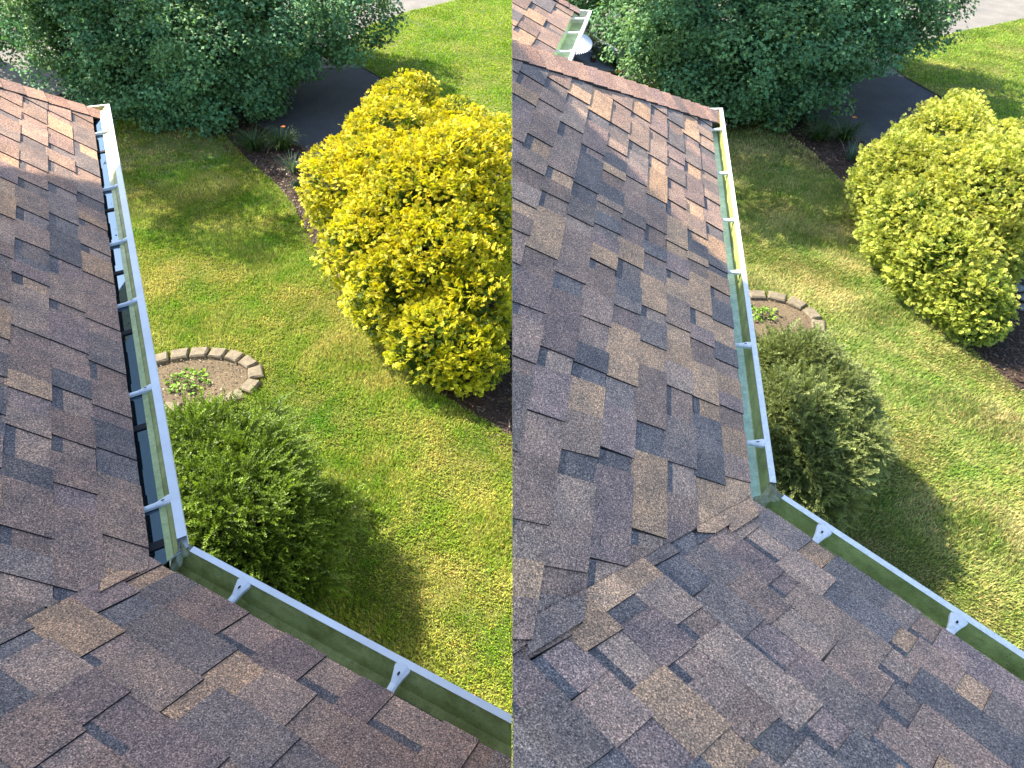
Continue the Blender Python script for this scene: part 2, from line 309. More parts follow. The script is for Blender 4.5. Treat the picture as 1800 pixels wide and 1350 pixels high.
# ------------------------------------------------------------------ roofs
PAL = [((.112, .118, .130), 4), ((.215, .168, .146), 7), ((.345, .250, .170), 4), ((.195, .158, .153), 3), ((.165, .150, .145), 4), ((.255, .205, .172), 5)]
PC = [tuple(.84 * c + .16 * m_ for c, m_ in zip(p[0], (.21, .172, .15))) for p in PAL]; PW = np.array([p[1] for p in PAL], float); PW /= PW.sum()
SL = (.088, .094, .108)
def roof_shingles(name, O, e, s, n, expo, ar, br, clips, seed, parent, mat, tabs=(.10, .34), weave=None):
    r = np.random.default_rng(seed); b = PB(); cur = [0.0]
    sin_ = abs(np.linalg.norm(np.cross(e, s))); st = expo / sin_
    def pt(a, bb, h): return O + e * a + s * bb + n * h
    def put(q, c, mi=0):
        q = clip(q, clips)
        if not q: return
        if weave is None: b.poly(q, c, mi); return
        Pv, nv_, Po, no = weave                       # courses run a little way across the valley and bend onto the other slope
        q1 = clip(q, [(Pv, nv_)])
        if q1: b.poly(q1, c, mi)
        if cur[0] > 0:
            q2 = clip(q, [(Pv, -nv_), (Pv - nv_ * cur[0], nv_)])
            if q2: b.poly([p + np.array([0, 0, Po[2] - ((p - Po)[:2] @ no[:2]) / no[2] - (O[2] - ((p - O)[:2] @ n[:2]) / n[2]) + .009]) for p in q2], c, mi)
    nk = int(math.ceil((br[1] - br[0]) / st)); A0, A1 = ar
    for k in range(nk):
        b0 = br[0] + k * st; b1 = b0 + st * 1.06
        a = A0 + r.random() * .2; raised = bool(k % 2); hb = .0055; ht = .0112; cur[0] = [.0, .05, .0, .075, .0][(k * 3 + seed) % 5] if weave is not None else 0
        put([pt(A0, b0, 0), pt(A1, b0, 0), pt(A1, b0, hb), pt(A0, b0, hb)], (1, 1, 1), 1)
        while a < A1:
            ln = r.uniform(*tabs); ln = ln if raised else ln * .5
            col = np.array(PC[r.choice(len(PC), p=PW)]) * r.uniform(.85, 1.18)
            a1 = a + ln; j0, j1 = r.normal(0, .004, 2); bj = b0 + r.normal(0, .0018)
            two = ln > .17 and r.random() < .45; cuts = [a, a + ln * r.uniform(.3, .7), a1] if two else [a, a1]
            cols = [col, np.array(PC[r.choice(len(PC), p=PW)]) * r.uniform(.85, 1.15)]
            for q in range(len(cuts) - 1):
                x0, x1 = cuts[q], cuts[q + 1]; cc = tuple(cols[q])
                x0b = x0 + (j0 if q == 0 else 0); x1b = x1 + (j1 if q == len(cuts) - 2 else 0)
                if raised: put([pt(x0, bj, ht), pt(x1, bj, ht), pt(x1b, b1, .0062), pt(x0b, b1, .0062)], cc)
                else:
                    hz = lambda bb: hb + (.001 - hb) * (bb - b0) / (b1 - b0)
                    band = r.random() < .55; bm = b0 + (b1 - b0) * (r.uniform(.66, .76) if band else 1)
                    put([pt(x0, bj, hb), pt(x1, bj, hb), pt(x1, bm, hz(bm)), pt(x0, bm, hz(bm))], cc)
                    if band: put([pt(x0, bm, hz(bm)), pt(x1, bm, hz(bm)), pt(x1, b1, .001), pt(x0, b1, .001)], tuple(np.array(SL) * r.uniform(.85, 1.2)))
            if raised:
                put([pt(a, bj, 0), pt(a1, bj, 0), pt(a1, bj, ht), pt(a, bj, ht)], (1, 1, 1), 1)
                put([pt(a, bj, 0), pt(a, bj, ht), pt(a + j0, b1, .0062), pt(a + j0, b1, 0)], (1, 1, 1), 1)
                put([pt(a1, bj, 0), pt(a1 + j1, b1, 0), pt(a1 + j1, b1, .0062), pt(a1, bj, ht)], (1, 1, 1), 1)
            a = a1; raised = not raised
    return b.build(name, [mat, M['edge']], parent)
def gutter(parent, P, d, inw, a0, a1, prof, lipw, mat, white, label=None, clips=(), lipclips=()):
    """P lip-outer point, d along, inw inward horizontal; prof = [(offset, z, mint)] inside surface from lip to back"""
    b = PB(); g = []
    n = max(2, int((a1 - a0) / .12))
    A = np.linspace(a0, a1, n + 1)
    def w(a, o, z): return P + d * a + inw * o + np.array([0, 0, z])
    def strip(bb, pr, mi=0):
        for i in range(len(pr) - 1):
            for k in range(n):
                (o0, z0, m0), (o1, z1, m1) = pr[i], pr[i + 1]
                q = clip([w(A[k], o0, z0), w(A[k + 1], o0, z0), w(A[k + 1], o1, z1), w(A[k], o1, z1)], clips)
                if q: bb.poly(q, (m0, m0, m0), mi)
    strip(b, prof); e = prof[-1][0]; zb = min(p[1] for p in prof)
    fo = [p[0] for p in prof if p[1] == zb][0]
    out = [(0, -.003, 0), (0, -.018, 0)] + [(max(.0, o_ - .006), z_ - .004, 0) for o_, z_, _ in prof[1:-1] if z_ < -.02] + [(e + .003, zb - .004, 0), (e + .003, .0, 0)]
    strip(b, out, 1)
    ch = b.build('gutter_channel', [mat, white], parent)
    clips = list(clips) + list(lipclips)
    l = PB(); strip(l, [(-.001, -.003, 0), (-.001, .0015, 0), (lipw, .0015, 0), (lipw, -.008, 0), (lipw - .003, -.009, 0), (lipw - .003, -.002, 0)])
    l.build('lip', white, parent)
    if label: parent['label'] = label
def hanger(parent, P, d, inw, a, e, lipw, white, scale=1.0, drop=.010):
    b = PB(); w0, w1 = .023 * scale, .011 * scale
    def p(o, s, z): return P + d * (a + s) + inw * o + np.array([0, 0, z])
    prof = [(lipw - .006, w0, -.001), (lipw + .010, w0, -.003), (lipw + .030, w0 * .72, -.006), (lipw + .055, w1, -drop), (e + .03, w1, -drop - .002)]
    for (o0, s0, z0), (o1, s1, z1) in zip(prof[:-1], prof[1:]):
        for r0, r1, h0, h1 in ((-1, -.45, 0, .004), (-.45, .45, .004, .004), (.45, 1, .004, 0)):
            q = [p(o0, s0 * r0, z0 + h0), p(o0, s0 * r1, z0 + h1), p(o1, s1 * r1, z1 + h1), p(o1, s1 * r0, z1 + h0)]
            b.poly(q); b.poly([x - np.array([0, 0, .0035]) for x in q[::-1]])
        for sg in (-1, 1):
            b.poly([p(o0, s0 * sg, z0), p(o1, s1 * sg, z1), p(o1, s1 * sg, z1 - .012), p(o0, s0 * sg, z0 - .012)])
    oc = lipw + .026; b.poly([p(oc + .007 * math.cos(t), .0032 * math.sin(t) * scale, .0012) for t in np.linspace(0, 2 * math.pi, 9)[:-1]], mi=1)
    return b.build('hanger', [white, M['edge']], parent)
XL = (np.array([-.0015, 0, 0]), np.array([-1., 0, 0])); XR = (np.array([.0015, 0, 0]), np.array([1., 0, 0]))
def hip_caps(parent, h0, h1, nA, nB, dA, mat, cl, seed, wd=.13):
    """folded cap shingles from the eave end h0 up to h1; dA points down plane A, dB down the far plane"""
    r = np.random.default_rng(seed); b = PB(); hd = nrm(h1 - h0); Lh = np.linalg.norm(h1 - h0)
    wA = nrm(dA - hd * (dA @ hd)) * wd; up = np.array([0, 0, 1.])
    dB = nrm(np.cross(nB, hd)); dB *= -np.sign(dB @ wA); wB = dB * wd
    k = 0; x = -.04; st = .135
    while x < Lh:
        c = np.array([PC[1], PC[3], PC[5], PC[4], PC[1]][r.integers(5)]) * r.uniform(.95, 1.25) * np.array([1.12, 1, .95])
        lo, hi = .034, .025; x1 = x + st * 1.05; sk = .015
        def p(t, wv, h): return h0 + hd * t + wv + up * h
        A_lo, A_hi = p(x, wA * 1.01, .024), p(x1, wA, .017)
        R_lo, R_hi = p(x - sk, wA * 0, lo), p(x1 - sk, wA * 0, hi); B_lo, B_hi = p(x, wB, .015), p(x1, wB, .006)
        for q, cc, mi in (([A_lo, A_hi, R_hi, R_lo], c, 0), ([R_lo, R_hi, B_hi, B_lo], c * .95, 0),
                          ([A_lo, R_lo, R_lo - up * .012, A_lo - up * .012], c * 0 + 1, 1), ([R_lo, B_lo, B_lo - up * .012, R_lo - up * .012], c * 0 + 1, 1),
                          ([A_lo, A_hi, A_hi - up * .014, A_lo - up * .026], c * 0 + 1, 1)):
            q = clip(q, cl)
            if q: b.poly(q, tuple(cc), mi)
        x += st
    return b.build('hip_cap', [mat, M['edge']], parent)
def perp(p_out, p_in, inw, zin=EZ): return (atz(*p_in, zin) - atz(*p_out, EZ)) @ inw

def build_house(key):
    left = key == 'L'; mat = M['sh' + key]; X = XL if left else XR; gm = M['gut' + key]; wm = M['white'] if left else M['whiteR']
    if left:
        P1, P2, P3 = atz(192, 183, EZ), atz(330, 955, EZ), atz(900, 1258, EZ); pitch = 38; skA, skC = 24, -1
        v0, v1 = (303, 988), (0, 1110); hp0, hp1 = (172, 198), (0, 143)
        root = empty('house', (P2[0], P2[1], 0), 'left house whose brown shingled roof drains to a gutter holding dark standing water', 'house')
    else:
        P1, P2, P3 = atz(1270, 190, EZ), atz(1366, 862, EZ), atz(1800, 1147, EZ); pitch = 34; skA, skC = -14, -5
        v0, v1 = (1343, 888), (900, 1110); hp0, hp1 = (1254, 199), (900, 80)
        root = empty('house', (P2[0], P2[1], 0), 'right house with greyer shingled roof, clean mint green gutter and garage wing behind', 'house')
    d1 = nrm(P1 - P2); d2 = nrm(P3 - P2)
    inA = np.array([-d1[1], d1[0], 0]); inC = np.array([d2[1], -d2[0], 0])      # inward = up-slope, horizontal
    c, s_ = math.cos(math.radians(pitch)), math.sin(math.radians(pitch))
    uA = inA * c + np.array([0, 0, s_]); nA = np.cross(d1, uA); nA *= np.sign(nA[2])
    if left: eA = perp((290, 675), (232, 675), inA, EZ); eC = perp((702, 1151), (702, 1222), inC, EZ + .02)
    else: eA = perp((1357, 800), (1312, 800), inA, EZ + .02); eC = perp((1650, 1059), (1650, 1111), inC, EZ + .02)
    zs = np.array([0, 0, -.006 if left else .012]); OA = P2 + inA * eA + zs
    V0 = hit(v0, OA, nA); V1 = hit(v1, OA, nA)
    # the C plane holds its own eave line and the valley
    PCc = P2 + inC * eC + zs
    # corner of the two shingle edges
    Mx = np.array([[d1[0], -d2[0]], [d1[1], -d2[1]]]); tt = np.linalg.solve(Mx, (PCc - OA)[:2]); K = OA + d1 * tt[0]
    V1 = hit(v1, K, nA); nC = nrm(np.cross(d2, V1 - K)); nC *= np.sign(nC[2])
    uC = np.cross(nC, d2); uC *= np.sign(uC[2]); uC = nrm(uC)
    sA = nrm(uA + d1 * math.tan(math.radians(skA))); sC = nrm(uC + d2 * math.tan(math.radians(skC)))
    # hip
    H0 = hit(hp0, K, nA); H1 = hit(hp1, K, nA); hd = nrm(H1 - H0)
    nh = np.array([hd[1], -hd[0], 0]); nh *= np.sign((K - H0) @ nh)
    vd = V1 - K; nv = nrm(np.array([vd[1], -vd[0], 0])); nvA = nv * np.sign(nv @ d1)
    H1x = H0 + hd * 6
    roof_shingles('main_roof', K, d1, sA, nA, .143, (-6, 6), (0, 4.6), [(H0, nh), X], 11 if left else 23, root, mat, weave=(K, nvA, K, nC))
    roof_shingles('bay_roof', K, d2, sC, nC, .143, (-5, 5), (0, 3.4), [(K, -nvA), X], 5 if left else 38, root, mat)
    # far plane beyond the hip
    d0 = nrm((atz(150, 187.5, EZ) if left else atz(1238, 190.5, EZ)) - P1); eb = H0 + np.array([0, 0, 0.0])
    nB = np.cross(hd, d0); nB *= np.sign(nB[2]); nB = nrm(nB)
    q = clip([H0 - np.array([0, 0, .004]), H0 + hd * 6 - np.array([0, 0, .004]), H0 + d0 * 7 - np.array([0, 0, .004])], [X])
    b = PB(); b.poly(q, (.13, .1, .09)); b.build('far_roof', mat, root)
    hip_caps(root, H0 + hd * .0, H0 + hd * 5.5, nA, nB, -uA, mat, [X], 3 if left else 4, .15)
    # gutters
    GA = bpy.data.objects.new('gutter', None); sc.collection.objects.link(GA); GA.parent = root
    GC = bpy.data.objects.new('gutter', None); sc.collection.objects.link(GC); GC.parent = root
    LA = np.linalg.norm(P1 - P2)
    # mitre planes at the inside corner and at the outer end
    bis = nrm(nrm(inA) + nrm(inC)); mp = np.array([-bis[1], bis[0], 0]); mp *= np.sign(mp @ d1)
    in0 = np.array([-d0[1], d0[0], 0]); in0 *= np.sign(in0 @ -d1)
    bo = nrm(inA + in0); mo = np.array([-bo[1], bo[0], 0]); mo *= -np.sign(mo @ d1)
    if left:
        wA = .032; wC = perp((702, 1151), (702, 1165), inC)
        prA = [(wA, 0, 0), (wA + .004, -.006, .1), (.050, -.012, .0), (.056, -.017, .6), (.080, -.022, .1), (.092, -.060, 0), (.096, -.112, 0), (eA + .035, -.112, 0), (eA + .035, .0, 0)]
        prC = [(wC, 0, 0), (wC + .004, -.014, 0), (wC + .020, -.050, .0), (wC + .034, -.085, 0), (wC + .06, -.100, 0), (eC * .78, -.100, 0), (eC - .01, -.096, .75), (eC + .03, -.08, 1), (eC + .03, .0, 1)]
    else:
        wA = .023; wC = perp((1650, 1059), (1650, 1070), inC)
        prA = [(wA, 0, 0), (wA, -.012, 0), (wA + .004, -.040, .1), (wA + .001, -.046, 0), (wA + .006, -.088, 0), (wA + .010, -.090, 1), (eA + .035, -.090, 1), (eA + .035, .0, .6)]
        prC = [(wC, 0, 0), (wC + .001, -.014, 0), (wC + .004, -.050, .0), (wC + .010, -.078, 0), (wC + .03, -.090, 0), (wC + .045, -.092, .55), (eC + .03, -.092, 1), (eC + .03, .0, 1)]
    clA = [(P2, mp), (P1, mo)]; clC = [(P2, -mp), X]
    gap = .022
    gutter(GA, P2, d1, inA, -.3, LA + .3, prA, wA, gm, wm, clips=clA, lipclips=[(P2 + d1 * .035, d1)])
    gutter(GC, P2, d2, inC, -.3, 3.4, prC, wC, gm, wm, clips=clC, lipclips=[(P2 + d2 * .03, d2)])
    GA['label'] = 'gutter run along the main roof with black sky reflecting water' if left else 'gutter run along the main roof, mint green floor'
    GC['label'] = 'short empty algae green gutter run along the bay roof'
    GO = bpy.data.objects.new('gutter', None); sc.collection.objects.link(GO); GO.parent = root
    pr0 = [(.02, 0, 0), (.022, -.05, 0), (.03, -.09, .3), (.13, -.09, .3), (.13, 0, 0)]
    gutter(GO, P1, d0, in0, -.3, .9, pr0, .02, gm, wm, clips=[(P1, -mo)])
    for g in (GA, GC, GO): g.location = (0, 0, 0)
    # hangers where the photograph has them
    def along(P, d, px, py, vert=True):
        best = min(np.arange(-.2, 5, .004), key=lambda a: abs((lambda q: (675 - FPX * ((q - C0) @ Uv) / ((q - C0) @ Fv)) - py if vert else (900 + FPX * ((q - C0) @ Rv) / ((q - C0) @ Fv)) - px)(P + d * a)))
        return best
    for y in ((226, 322, 416, 522, 674, 869) if left else (226, 303, 385, 477, 606, 779)):
        hanger(GA, P2, d1, inA, along(P2, d1, 0, y), eA, wA, wm, .62 + .0003 * y)
    for x in ((438, 716) if left else (1456, 1692)):
        hanger(GC, P2, d2, inC, along(P2, d2, x, 0, False), eC, wC, wm, 1.15, .014)
    if left:
        b = PB(); zw = EZ - .026; q = clip([P2 + d1 * a + inA * o + np.array([0, 0, zw - EZ]) for a, o in ((-.2, .081), (LA + .2, .081), (LA + .2, eA + .034), (-.2, eA + .034))], [(P2, mp), (P1 - d1 * .17, -d1)])
        b.poly(q); o = b.build('standing_water', M['water'], GA)
        for y in (262, 362, 470, 573, 736, 938):  # black bars on the water stand in for the hangers' dark reflections
            a = along(P2, d1, 0, y - 6); b = PB(); b.box(P2 + d1 * a + inA * (.081 + eA + .03) / 2 + np.array([0, 0, -.024]), inA * (eA + .03 - .081) / 2, d1 * (.011 + .000006 * y), np.array([0, 0, .004])); b.build('hanger_reflection', M['edge'], GA)
        # sodden leaf scraps at the water's edges
        r = np.random.default_rng(5); b = PB()
        for k in range(60):
            a = r.uniform(.9, LA - .25) if k > 12 else r.uniform(LA - 1.4, LA - .3); o_ = eA + .006 + abs(r.normal(0, .006)) * -1 if r.random() < .7 else .088 + abs(r.normal(0, .007))
            R_ = r.uniform(.002, .007); cpt = P2 + d1 * a + inA * o_ + np.array([0, 0, -.0245])
            b.poly([cpt + np.array([math.cos(t) * R_ * r.uniform(.5, 1.3), math.sin(t) * R_ * r.uniform(.5, 1.6), 0]) for t in np.linspace(0, 6.28, 8)[:-1]], (1, 1, 1))
        b.build('leaf_scraps', M['edge'], GA)['kind'] = 'stuff'
    # sealant at the mitre
    b = PB(); r = np.random.default_rng(9); nu, nv_ = 14, 9
    def sp(i, j):
        u = i / nu; v = j / nv_ - .5; base = P2 + bis * (.012 + u * .085) + np.array([0, 0, -.004 - .080 * u ** .8])
        wd_ = .034 * (1 - .55 * u) * (1 + .25 * math.sin(9 * u + 2)); tdir = d1 * .5 - d2 * .5
        return base + nrm(d1 - d2) * v * 2 * wd_ * 1.0 + np.array([0, 0, .014 * math.cos(v * 3) + .006 * math.sin(17 * u + 6 * v) + .003 * math.sin(31 * v + 9 * u)])
    for i in range(nu):
        for j in range(nv_): b.poly([sp(i, j), sp(i + 1, j), sp(i + 1, j + 1), sp(i, j + 1)])
    b.build('sealant_blob', M['seal'], GC, smooth=True, merge=True)
    b = PB(); jb = [P2 + d1 * .06, P2 + d1 * .02 - bis * -.004, P2 + d2 * .02, P2 + d2 * .06]
    # fascia, walls
    b = PB(); zt, zb_ = EZ + .005, EZ - .19
    fa = eA + .038; fc = eC + .033
    def wallseg(bb, p, q, z0, z1, col=(1, 1, 1), mi=0): bb.poly([(p[0], p[1], z0), (q[0], q[1], z0), (q[0], q[1], z1), (p[0], p[1], z1)], col, mi)
    def off(P, d, inw, o, a): return P + d * a + inw * o
    def corner(oa, oc):
        A = P2 + inA * oa; Cc = P2 + inC * oc; tt = np.linalg.solve(np.array([[d1[0], -d2[0]], [d1[1], -d2[1]]]), (Cc - A)[:2]); return A + d1 * tt[0]
    F1 = P1 + inA * fa - d1 * .12; F2 = corner(fa, fc); F3 = P3 + inC * fc + d2 * (0 if left else 1.2)
    wallseg(b, F1, F2, zb_, zt); wallseg(b, F2, F3, zb_, zt); b.build('fascia', wm, root)
    so = 1.7 if left else .42; W1 = P1 + inA * (fa + so) - d1 * .5; W2 = corner(fa + so, fc + so); W3 = P3 + inC * (fc + so) + d2 * (0 if left else 1.2)
    if left: W3 = clip([W2, W3, W3 + np.array([0, -.001, 0])], [X])[1] if W3[0] > 0 else W3
    b = PB(); wallseg(b, W1, W2, 0, EZ - .19); wallseg(b, W2, W3, 0, EZ - .19)
    far = W1 + d0 * 6; far[0] = max(far[0], .02) if not left else far[0]
    if left:
        wallseg(b, W1, far, 0, EZ - .19)
    else:
        # gable side wall under the raked edge of the roof
        tt_ = (0.03 - W1[0]) / d0[0]; G1 = W1 + d0 * tt_; wallseg(b, W1, G1, 0, EZ - .19)
        ys = np.linspace(G1[1], -1.4, 28); prof = []
        for y in ys:
            zA = K[2] - ((np.array([.03, y]) - K[:2]) @ nA[:2]) / nA[2]; zC = K[2] - ((np.array([.03, y]) - K[:2]) @ nC[:2]) / nC[2]
            hs = (np.array([.03, y, 0]) - H0) @ nh; z = max(min(zA, 99), -9) if (np.array([.03, y, 0]) - K) @ nvA > 0 else zC
            if hs < 0: z = EZ + .1
            prof.append((.03, y, z - .03))
        for i in range(len(ys) - 1): b.poly([(.03, ys[i], 0), (.03, ys[i + 1], 0), prof[i + 1], prof[i]])
    b.build('wall', M['siding'], root)
    b = PB()
    for q in ([F1, F2, W2, W1], [F2, F3, W3, W2]): b.poly([(p[0], p[1], EZ - .185) for p in q])
    b.build('soffit', wm, root)
    return dict(root=root, P1=P1, P2=P2, P3=P3, d1=d1, K=K, nA=nA, H0=H0, hd=hd)
HL = build_house('L'); HR = build_house('R')
# invented upper storey on the left house, unseen, added to shade both lower roofs
ux = -4.4
b = PB()
b.box((-8.4, 1.0, 6.5), (4.0, 0, 0), (0, 3.4, 0), (0, 0, 1.5)); b.box((-8.4, 1.0, 11.2), (4.0, 0, 0), (0, 3.4, 0), (0, 0, 3.15)); b.box((-4.65, 5.72, 11.3), (.25, 0, 0), (0, 1.32, 0), (0, 0, 3.0))  # last box: hanging slab shaped only to shade the right roof
b.build('added_shade_storey', M['siding'], HL['root'])
b = PB(); b.box((-8.4, 2.05, 14.42), (4.2, 0, 0), (0, 4.72, 0), (0, 0, .06)); b.build('added_shade_roof', M['trim'], HL['root'])

# garage wing of the right house
root = HR['root']; g0 = atz(1040, 20, EZ); g1 = atz(1003, 109, EZ); gd = nrm(g0 - g1); gin = np.array([-gd[1], gd[0], 0])
ge = .17; c_, s_ = math.cos(math.radians(30)), math.sin(math.radians(30)); gu = gin * c_ + np.array([0, 0, s_]); gn = np.cross(gd, gu); gn *= np.sign(gn[2])
gs = nrm(gu + gd * math.tan(math.radians(-12))); GO_ = g1 + gin * ge + np.array([0, 0, .012])
GE = np.linalg.norm(g0 - g1)
hx = nrm(atz(1001, -2, EZ + .5) - atz(1014, 17, EZ + .02)); HE = GO_ + gd * (GE - .02)
hdir = gu * 1.0 + gd * -.35; ng = np.array([hdir[1], -hdir[0], 0]); ng *= np.sign(-ng @ gd)
roof_shingles('garage_roof', GO_, gd, gs, gn, .20, (-4, 5), (0, 2.6), [XR, (HE, ng)], 77, root, M['shR'], tabs=(.16, .4))
hip_caps(root, HE, HE + nrm(hdir) * 2.5, gn, nrm(np.array([.1, 1, .6])), -gu, M['shR'], [XR], 8, .10)
GG = bpy.data.objects.new('gutter', None); sc.collection.objects.link(GG); GG.parent = root; GG['label'] = 'pale green garage gutter with white lip'
gutter(GG, g1, gd, gin, -1.5, GE, [(.025, 0, 0), (.03, -.06, .4), (.04, -.12, .5), (.19, -.12, .7), (.20, 0, .8)], .03, M['gutR'], M['white'], clips=[XR])
b = PB(); b.poly([g0 + gin * o + np.array([0, 0, z]) for o, z in ((0, 0), (.2, 0), (.2, -.12), (.03, -.12))]); b.box(g0 + gin * .1 + np.array([0, 0, .002]), gin * .1, gd * .012, np.array([0, 0, .004])); b.build('end_cap', M['white'], GG)
for y in (31, 56, 89):
    best = min(np.arange(-.5, 5, .01), key=lambda a: abs(675 - FPX * ((g1 + gd * a - C0) @ Uv) / ((g1 + gd * a - C0) @ Fv) - y)); hanger(GG, g1, gd, gin, best, .17, .03, M['white'], .95)
b = PB(); w1 = g1 + gin * .55; w0 = g0 + gin * .55 - gd * 1.2
for p, q in ((w1 - gd * 1.5, w0),):
    q_ = clip([np.array(v) for v in ((p[0], p[1], 0), (q[0], q[1], 0), (q[0], q[1], EZ - .1), (p[0], p[1], EZ - .1))], [XR])
    if q_: b.poly(q_)
tq = (.03 - w0[0]) / gin[0]; p = w0 + gin * tq; b.poly([(w0[0], w0[1], 0), (p[0], p[1], 0), (p[0], p[1], 4.6), (w0[0], w0[1], 4.6)]); b.poly([(.03, 4.4, 0), (.03, p[1], 0), (.03, p[1], EZ - .1), (.03, 4.4, EZ - .1)])
b.build('garage_wall', M['siding'], root)
b = PB(); b.poly(clip([np.array([p[0], p[1], EZ - .12]) for p in (g1 - gd * 1.5 + gin * .19, g0 + gin * .19, w0, w1 - gd * 1.5)], [XR])); b.build('garage_soffit', M['white'], root)
# ribbed white half-round awning below the garage gutter
ac = (atz(1012, 62, 3.4) + atz(1012, 92, 3.4)) / 2; b = PB(); nseg = 26; ra = .60
for k in range(nseg):
    t0, t1 = -math.pi / 2 - .3 + (math.pi + .2) * k / nseg, -math.pi / 2 - .3 + (math.pi + .2) * (k + 1) / nseg; tm = (t0 + t1) / 2
    def ap(t, r_, z): return ac + np.array([math.cos(t) * r_ * .60 - .06, math.sin(t) * r_, z])
    b.poly([ap(tm, .05, .22), ap(t0, ra, 0), ap(tm, ra, .03)]); b.poly([ap(tm, .05, .22), ap(tm, ra, .03), ap(t1, ra, 0)], (.9, .9, .9))
b.build('awning', M['siding'], root)
# white cheek wall with dark trim at the left end of the garage roof
b = PB(); p = aty(906, 48, 7.0); b.box((.05, p[1] + .2, p[2] - .3), (.048, 0, 0), (0, .25, 0), (0, 0, .42)); b.build('cheek_wall', M['white'], root)
b = PB(); q0, q1 = aty(899, 31, 6.9), aty(914, 52, 6.6); q0[0] = .01; v = q1 - q0; b.box((q0 + q1) / 2, v / 2, np.array([.012, .02, 0]), np.array([0, 0, .02])); b.build('dark_trim', M['trim'], root)

# ------------------------------------------------------------------ foliage
def blob_points(blobs, n, r, fill=.25):
    """points on the outer shell of a union of ellipsoids, with outward normals"""
    vol = np.array([b[1][0] * b[1][1] + b[1][1] * b[1][2] + b[1][0] * b[1][2] for b in blobs]); pk = r.choice(len(blobs), n, p=vol / vol.sum())
    c = np.array([b[0] for b in blobs])[pk]; R_ = np.array([b[1] for b in blobs])[pk]
    u = r.normal(size=(n, 3)); u /= np.linalg.norm(u, axis=1)[:, None]
    rad = 1 - fill * r.random(n) ** 2
    P = c + u * R_ * rad[:, None]; Nn = u / R_; Nn /= np.linalg.norm(Nn, axis=1)[:, None]
    keep = P[:, 2] > .03
    for (bc, br) in blobs:
        keep &= ((((P - bc) / np.asarray(br)) ** 2).sum(1) > (1 - fill) ** 2 * .92) 
    return P[keep], Nn[keep]
def frames(Nn, r, jit):
    d = Nn + r.normal(0, jit, Nn.shape); d /= np.linalg.norm(d, axis=1)[:, None]
    a = r.normal(size=Nn.shape); s = np.cross(d, a); s /= np.linalg.norm(s, axis=1)[:, None]
    return d, s, np.cross(d, s)
def instance(T, F, P, X_, Y_, Z_, S):
    """template vertices T placed at P with axes X,Y,Z scaled S"""
    V = P[:, None] + S[:, None, None] * (T[None, :, 0:1] * X_[:, None] + T[None, :, 1:2] * Y_[:, None] + T[None, :, 2:3] * Z_[:, None])
    FF = F[None] + (np.arange(len(P)) * len(T))[:, None, None]
    return V.reshape(-1, 3), FF.reshape(-1, 3)
def maple_template():
    v = [(0, 0, 0)]; rad = [.15, .62, .42, .95, .55, 1.15, .55, .95, .42, .62]
    for k, q in enumerate(rad):
        t = -math.pi / 2 + 2 * math.pi * k / 10; v.append((q * math.cos(t) * .62, q * math.sin(t) * .62 + .25, -.10 * q + (.06 if k % 2 else -.03)))
    return np.array(v), np.array([(0, k + 1, (k + 1) % 10 + 1) for k in range(10)])
def spray_template(lobes, L=1.0, wd=.12, spread=1.1, curl=.25, sub=3, r=None):
    """fan spray: lobes radiating in a plane, each with side lobelets, tips curling down"""
    V, F, t_ = [], [], []
    def quad(p, d, l, w_, c0, c1):
        k = len(V); s = np.array([-d[1], d[0], 0])
        m = p + d * l * .55 + np.array([0, 0, .02]); e = p + d * l + np.array([0, 0, -curl * l * l])
        V.extend([p - s * w_ * .4, p + s * w_ * .4, m + s * w_, m - s * w_, e]); F.extend([(k, k + 1, k + 2), (k, k + 2, k + 3), (k + 3, k + 2, k + 4)]); t_.extend([c0, c0, (c0 + c1) / 2, (c0 + c1) / 2, c1])
    for i in range(lobes):
        a = (i / (lobes - 1) - .5) * 2 * spread * .5 + r.normal(0, .08); d = np.array([math.cos(a), math.sin(a), 0]); l = L * (1 - .35 * abs(i / (lobes - 1) - .5) * 2) * r.uniform(.85, 1.1)
        quad(np.zeros(3), d, l, wd * .6, 0, .8)
        for j in range(sub):
            q = (j + 1) / (sub + .6); p = d * l * q + np.array([0, 0, .01 - curl * (l * q) ** 2 * .5])
            for sg in (-1, 1):
                aa = a + sg * r.uniform(.5, .8); quad(p, np.array([math.cos(aa), math.sin(aa), r.uniform(-.25, .25)]), l * .36 * (1.15 - .3 * q), wd, q * .7, 1)
    return np.array(V), np.array(F), np.array(t_)
def clumped(blobs, r, n_cl, cr, per, fill=.35):
    """clump centres spread over the crown, then points on each little clump"""
    C_, Nc = blob_points(blobs, n_cl, r, fill); n = len(C_)
    R_ = r.uniform(cr[0], cr[1], n); idx = np.repeat(np.arange(n), per)
    u = r.normal(size=(len(idx), 3)) + Nc[idx] * .7; u /= np.linalg.norm(u, axis=1)[:, None]
    P = C_[idx] + u * (R_[idx] * r.uniform(.55, 1.0, len(idx)))[:, None] * np.array([1, 1, .75])
    nn = u * .7 + Nc[idx] * .3; shade = r.uniform(.75, 1.2, n)[idx]; hue = r.random(n)[idx]
    return P, nn / np.linalg.norm(nn, axis=1)[:, None], shade, hue
